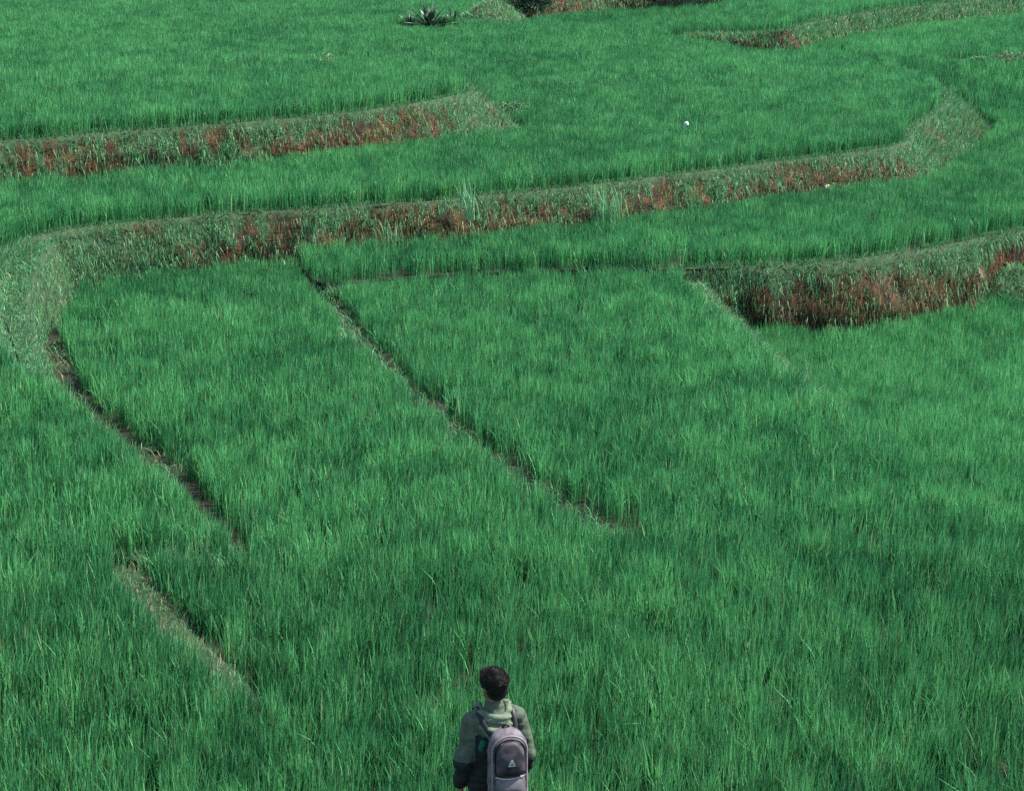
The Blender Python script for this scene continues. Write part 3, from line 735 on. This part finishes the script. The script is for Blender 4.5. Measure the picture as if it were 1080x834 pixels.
# grassy mound and the dark bush behind it
def mound(c, rx, ry, h, label='grassy earth mound near the top edge', glabel='dry green grass on the mound near the top edge', dn=2600, hw=(.1, .3), bw=.024):
    n = 40; xs = np.linspace(-1, 1, n); X, Y = np.meshgrid(xs, xs); rr_ = np.sqrt(X*X+Y*Y)
    Z = h*np.clip(1-rr_**1.6, -.15, 1)*(.85+.3*fbm(X*3, Y*3, 8)); idx = np.arange(n*n).reshape(n, n)
    V = np.stack([c[0]+X*rx, c[1]+Y*ry, c[2]+Z], -1).reshape(-1, 3)
    q = np.stack([idx[:-1, :-1], idx[:-1, 1:], idx[1:, 1:], idx[1:, :-1]], -1).reshape(-1, 4)
    col = MOSS*(1.1+.5*fbm(V[:, :1]*4, V[:, 1:2]*4, 3))
    tag(mesh_np('earth_mound', V, q, None, col, M_BANK, smooth=True), label, kind='structure')
    N = dn; a = rng.uniform(0, 2*math.pi, N); r0 = np.sqrt(rng.random(N))
    x, y = np.cos(a)*r0, np.sin(a)*r0; z = h*np.clip(1-r0**1.6, -.1, 1)*(.85+.3*fbm(x*3, y*3, 8))
    tag(blades('mound_grass', np.stack([c[0]+x*rx, c[1]+y*ry, c[2]+z], 1), rng.uniform(*hw, N), np.full(N, bw), rng.uniform(.3, 1.2, N), grass_col(N, 0, .15), M_GRASS, 2),
        glabel, kind='stuff')
mound(mound_c+np.array([0, 1.0, 0]), 1.25, 1.8, .75)
mound(at(1078, 322, -.95)+np.array([0, .35, 0]), 1.0, .8, .62, 'grassy mound at the right edge before the dark red cut', 'pale green grass on the mound at the right edge', 2600, (.06, .2), .013)
mound(at(455, 5, zBack), 3.6, 1.2, .62, 'low pale bund along the top edge left of the spiky plants', 'pale grass on the low bund along the top edge', 3800, (.1, .25))
mound(at(290, 2, zBack), 2.2, 1.0, .55, 'short pale bund at the top edge in the left third', 'pale grass on the short bund at the top edge', 2400, (.1, .25))
mound(at(1075, 72, zE), 2.4, .35, .40, 'thin pale bund among the rice near the right edge', 'dry grass on the thin bund near the right edge', 1600, (.06, .2))
def bush(loc, rx, ry, h, n, seed, label, col, name='dark_bush', cat='bush', lsz=.09):
    r_ = np.random.default_rng(seed); root = empty(name, tuple(loc)); tag(root, label, cat)
    K = 26; cl = np.stack([r_.normal(0, .45, K)*rx, r_.normal(0, .45, K)*ry, r_.uniform(.15, .95, K)*h], 1)
    ci = r_.integers(0, K, n); P = cl[ci]+r_.normal(0, 1, (n, 3))*np.array([rx, ry, h])*.16; P[:, 2] = np.abs(P[:, 2])+.02
    th_ = r_.uniform(0, 2*math.pi, n); sz = r_.uniform(.5, 1.2, n)*lsz; d = r_.normal(0, 1, (n, 3)); d /= np.linalg.norm(d, axis=1)[:, None]
    s_ = np.cross(d, r_.normal(0, 1, (n, 3))); s_ /= np.linalg.norm(s_, axis=1)[:, None]
    V = np.stack([P, P+d*sz[:, None]*.5+s_*sz[:, None]*.3, P+d*sz[:, None], P+d*sz[:, None]*.5-s_*sz[:, None]*.3], 1).reshape(-1, 3)
    q = np.arange(n*4).reshape(n, 4); C = np.repeat(np.array(col)*(.5+r_.random((n, 1))), 4, 0)
    mesh_np('foliage', V, q, None, C, M_GRASS, root)
    stems = []
    fs = []; Vs = []
    for k in range(9):
        e = cl[k]; b0 = len(Vs); 
        for (p, rd) in ((np.array([0, 0, -.05]), .025), (e, .008)):
            for m_ in range(5):
                a = 2*math.pi*m_/5; Vs.append(p+np.array([math.cos(a)*rd, math.sin(a)*rd, 0]))
        fs += [(b0+m_, b0+(m_+1) % 5, b0+5+(m_+1) % 5, b0+5+m_) for m_ in range(5)]
    mesh_np('stem', Vs, polys=fs, mat=M_MUD, parent=root)
    return root
bush(at(557, 22, zBack)+np.array([0, .2, 0]), .95, .6, 1.15, 3800, 5, 'dark leafy bush between the grassy mound and the brown top bank', (.016, .04, .022))
bush(at(345, 76, ZD), .22, .2, .35, 160, 6, 'pale dry weed on the far edge of the upper left terrace', (.22, .25, .15), 'weed', 'weed', .07)
bush(at(543, 128, zBack)+np.array([0, 0, 0.1]), .5, .3, .3, 380, 7, 'low weed at the right end of the upper left bank', (.05, .11, .05), 'weed', 'weed', .07)
# tall grass clumps on the middle bank
def clump(loc, n, h, sp, label, col):
    P = np.array(loc)[None]+np.stack([rng.normal(0, sp, n), rng.normal(0, sp*.4, n), np.zeros(n)], 1)
    c = np.array(col)*(.6+.8*rng.random((n, 1)))
    o = blades('tall_grass_clump', P-np.array(loc)[None], h*rng.uniform(.5, 1.1, n), np.full(n, .018)*rng.uniform(.7, 1.4, n), np.abs(rng.normal(.2, .2, n)), c, M_GRASS, 4)
    o.location = tuple(loc)
    return tag(o, label, 'grass clump')
clump(at(640, 238, .35), 90, .85, .16, 'tall light green grass clump growing from the foot of the long middle bank', (.14, .33, .15))
clump(at(491, 218, .95), 26, .6, .05, 'tall thin grass clump on the rim of the long middle bank', (.15, .33, .16))
clump(at(497, 232, .8), 22, .6, .06, 'grass clump hanging just below the rim of the long middle bank', (.13, .3, .14))
clump(at(412, 255, .5), 30, .45, .08, 'short reedy grass clump before the rust soil of the middle bank', (.13, .27, .12))
# pale stones sticking out of the banks
def stone(loc, r, label, seed, col=(.5, .36, .28)):
    bm = bmesh.new(); bmesh.ops.create_icosphere(bm, subdivisions=3, radius=1)
    rs = random.Random(seed); off = Vector((rs.random()*9, rs.random()*9, rs.random()*9))
    from mathutils import noise
    for v in bm.verts:
        k = 1+.45*noise.noise(v.co*1.3+off)+.15*noise.noise(v.co*4+off); v.co = Vector((v.co.x*r[0], v.co.y*r[1], v.co.z*r[2]))*k
    me = bpy.data.meshes.new('stone'); bm.to_mesh(me); bm.free(); me.materials.append(soil_mat('pale_clay', tuple(c*.6 for c in col), col, 25))
    for p in me.polygons: p.use_smooth = True
    o = bpy.data.objects.new('stone', me); sc.objects.link(o); o.location = tuple(loc); return tag(o, label, 'stone')
stone(at(377, 250, .42)+np.array([0, .05, 0]), (.07, .08, .17), 'tallest pale clay lump, in the rust soil of the middle bank', 1)
stone(at(445, 246, .48)+np.array([0, .05, 0]), (.10, .08, .08), 'pale clay lump in the middle bank, below the thin grass clump', 2)
stone(at(783, 207, .45)+np.array([0, .03, 0]), (.06, .06, .08), 'small pale clay lump low on the middle bank, in the middle of the picture', 3)
stone(at(872, 201, .45)+np.array([0, .03, 0]), (.05, .06, .12), 'narrow pale clay lump low on the middle bank', 4)
stone(at(1031, 290, -.35)+np.array([0, .05, 0]), (.08, .08, .14), 'pale clay lump at the corner of the steep right bank', 5, (.3, .2, .14))
stone(at(724, 131, 1.3), (.05, .05, .05), 'small white stone among the rice of the wide upper terrace', 6, (.8, .8, .8))
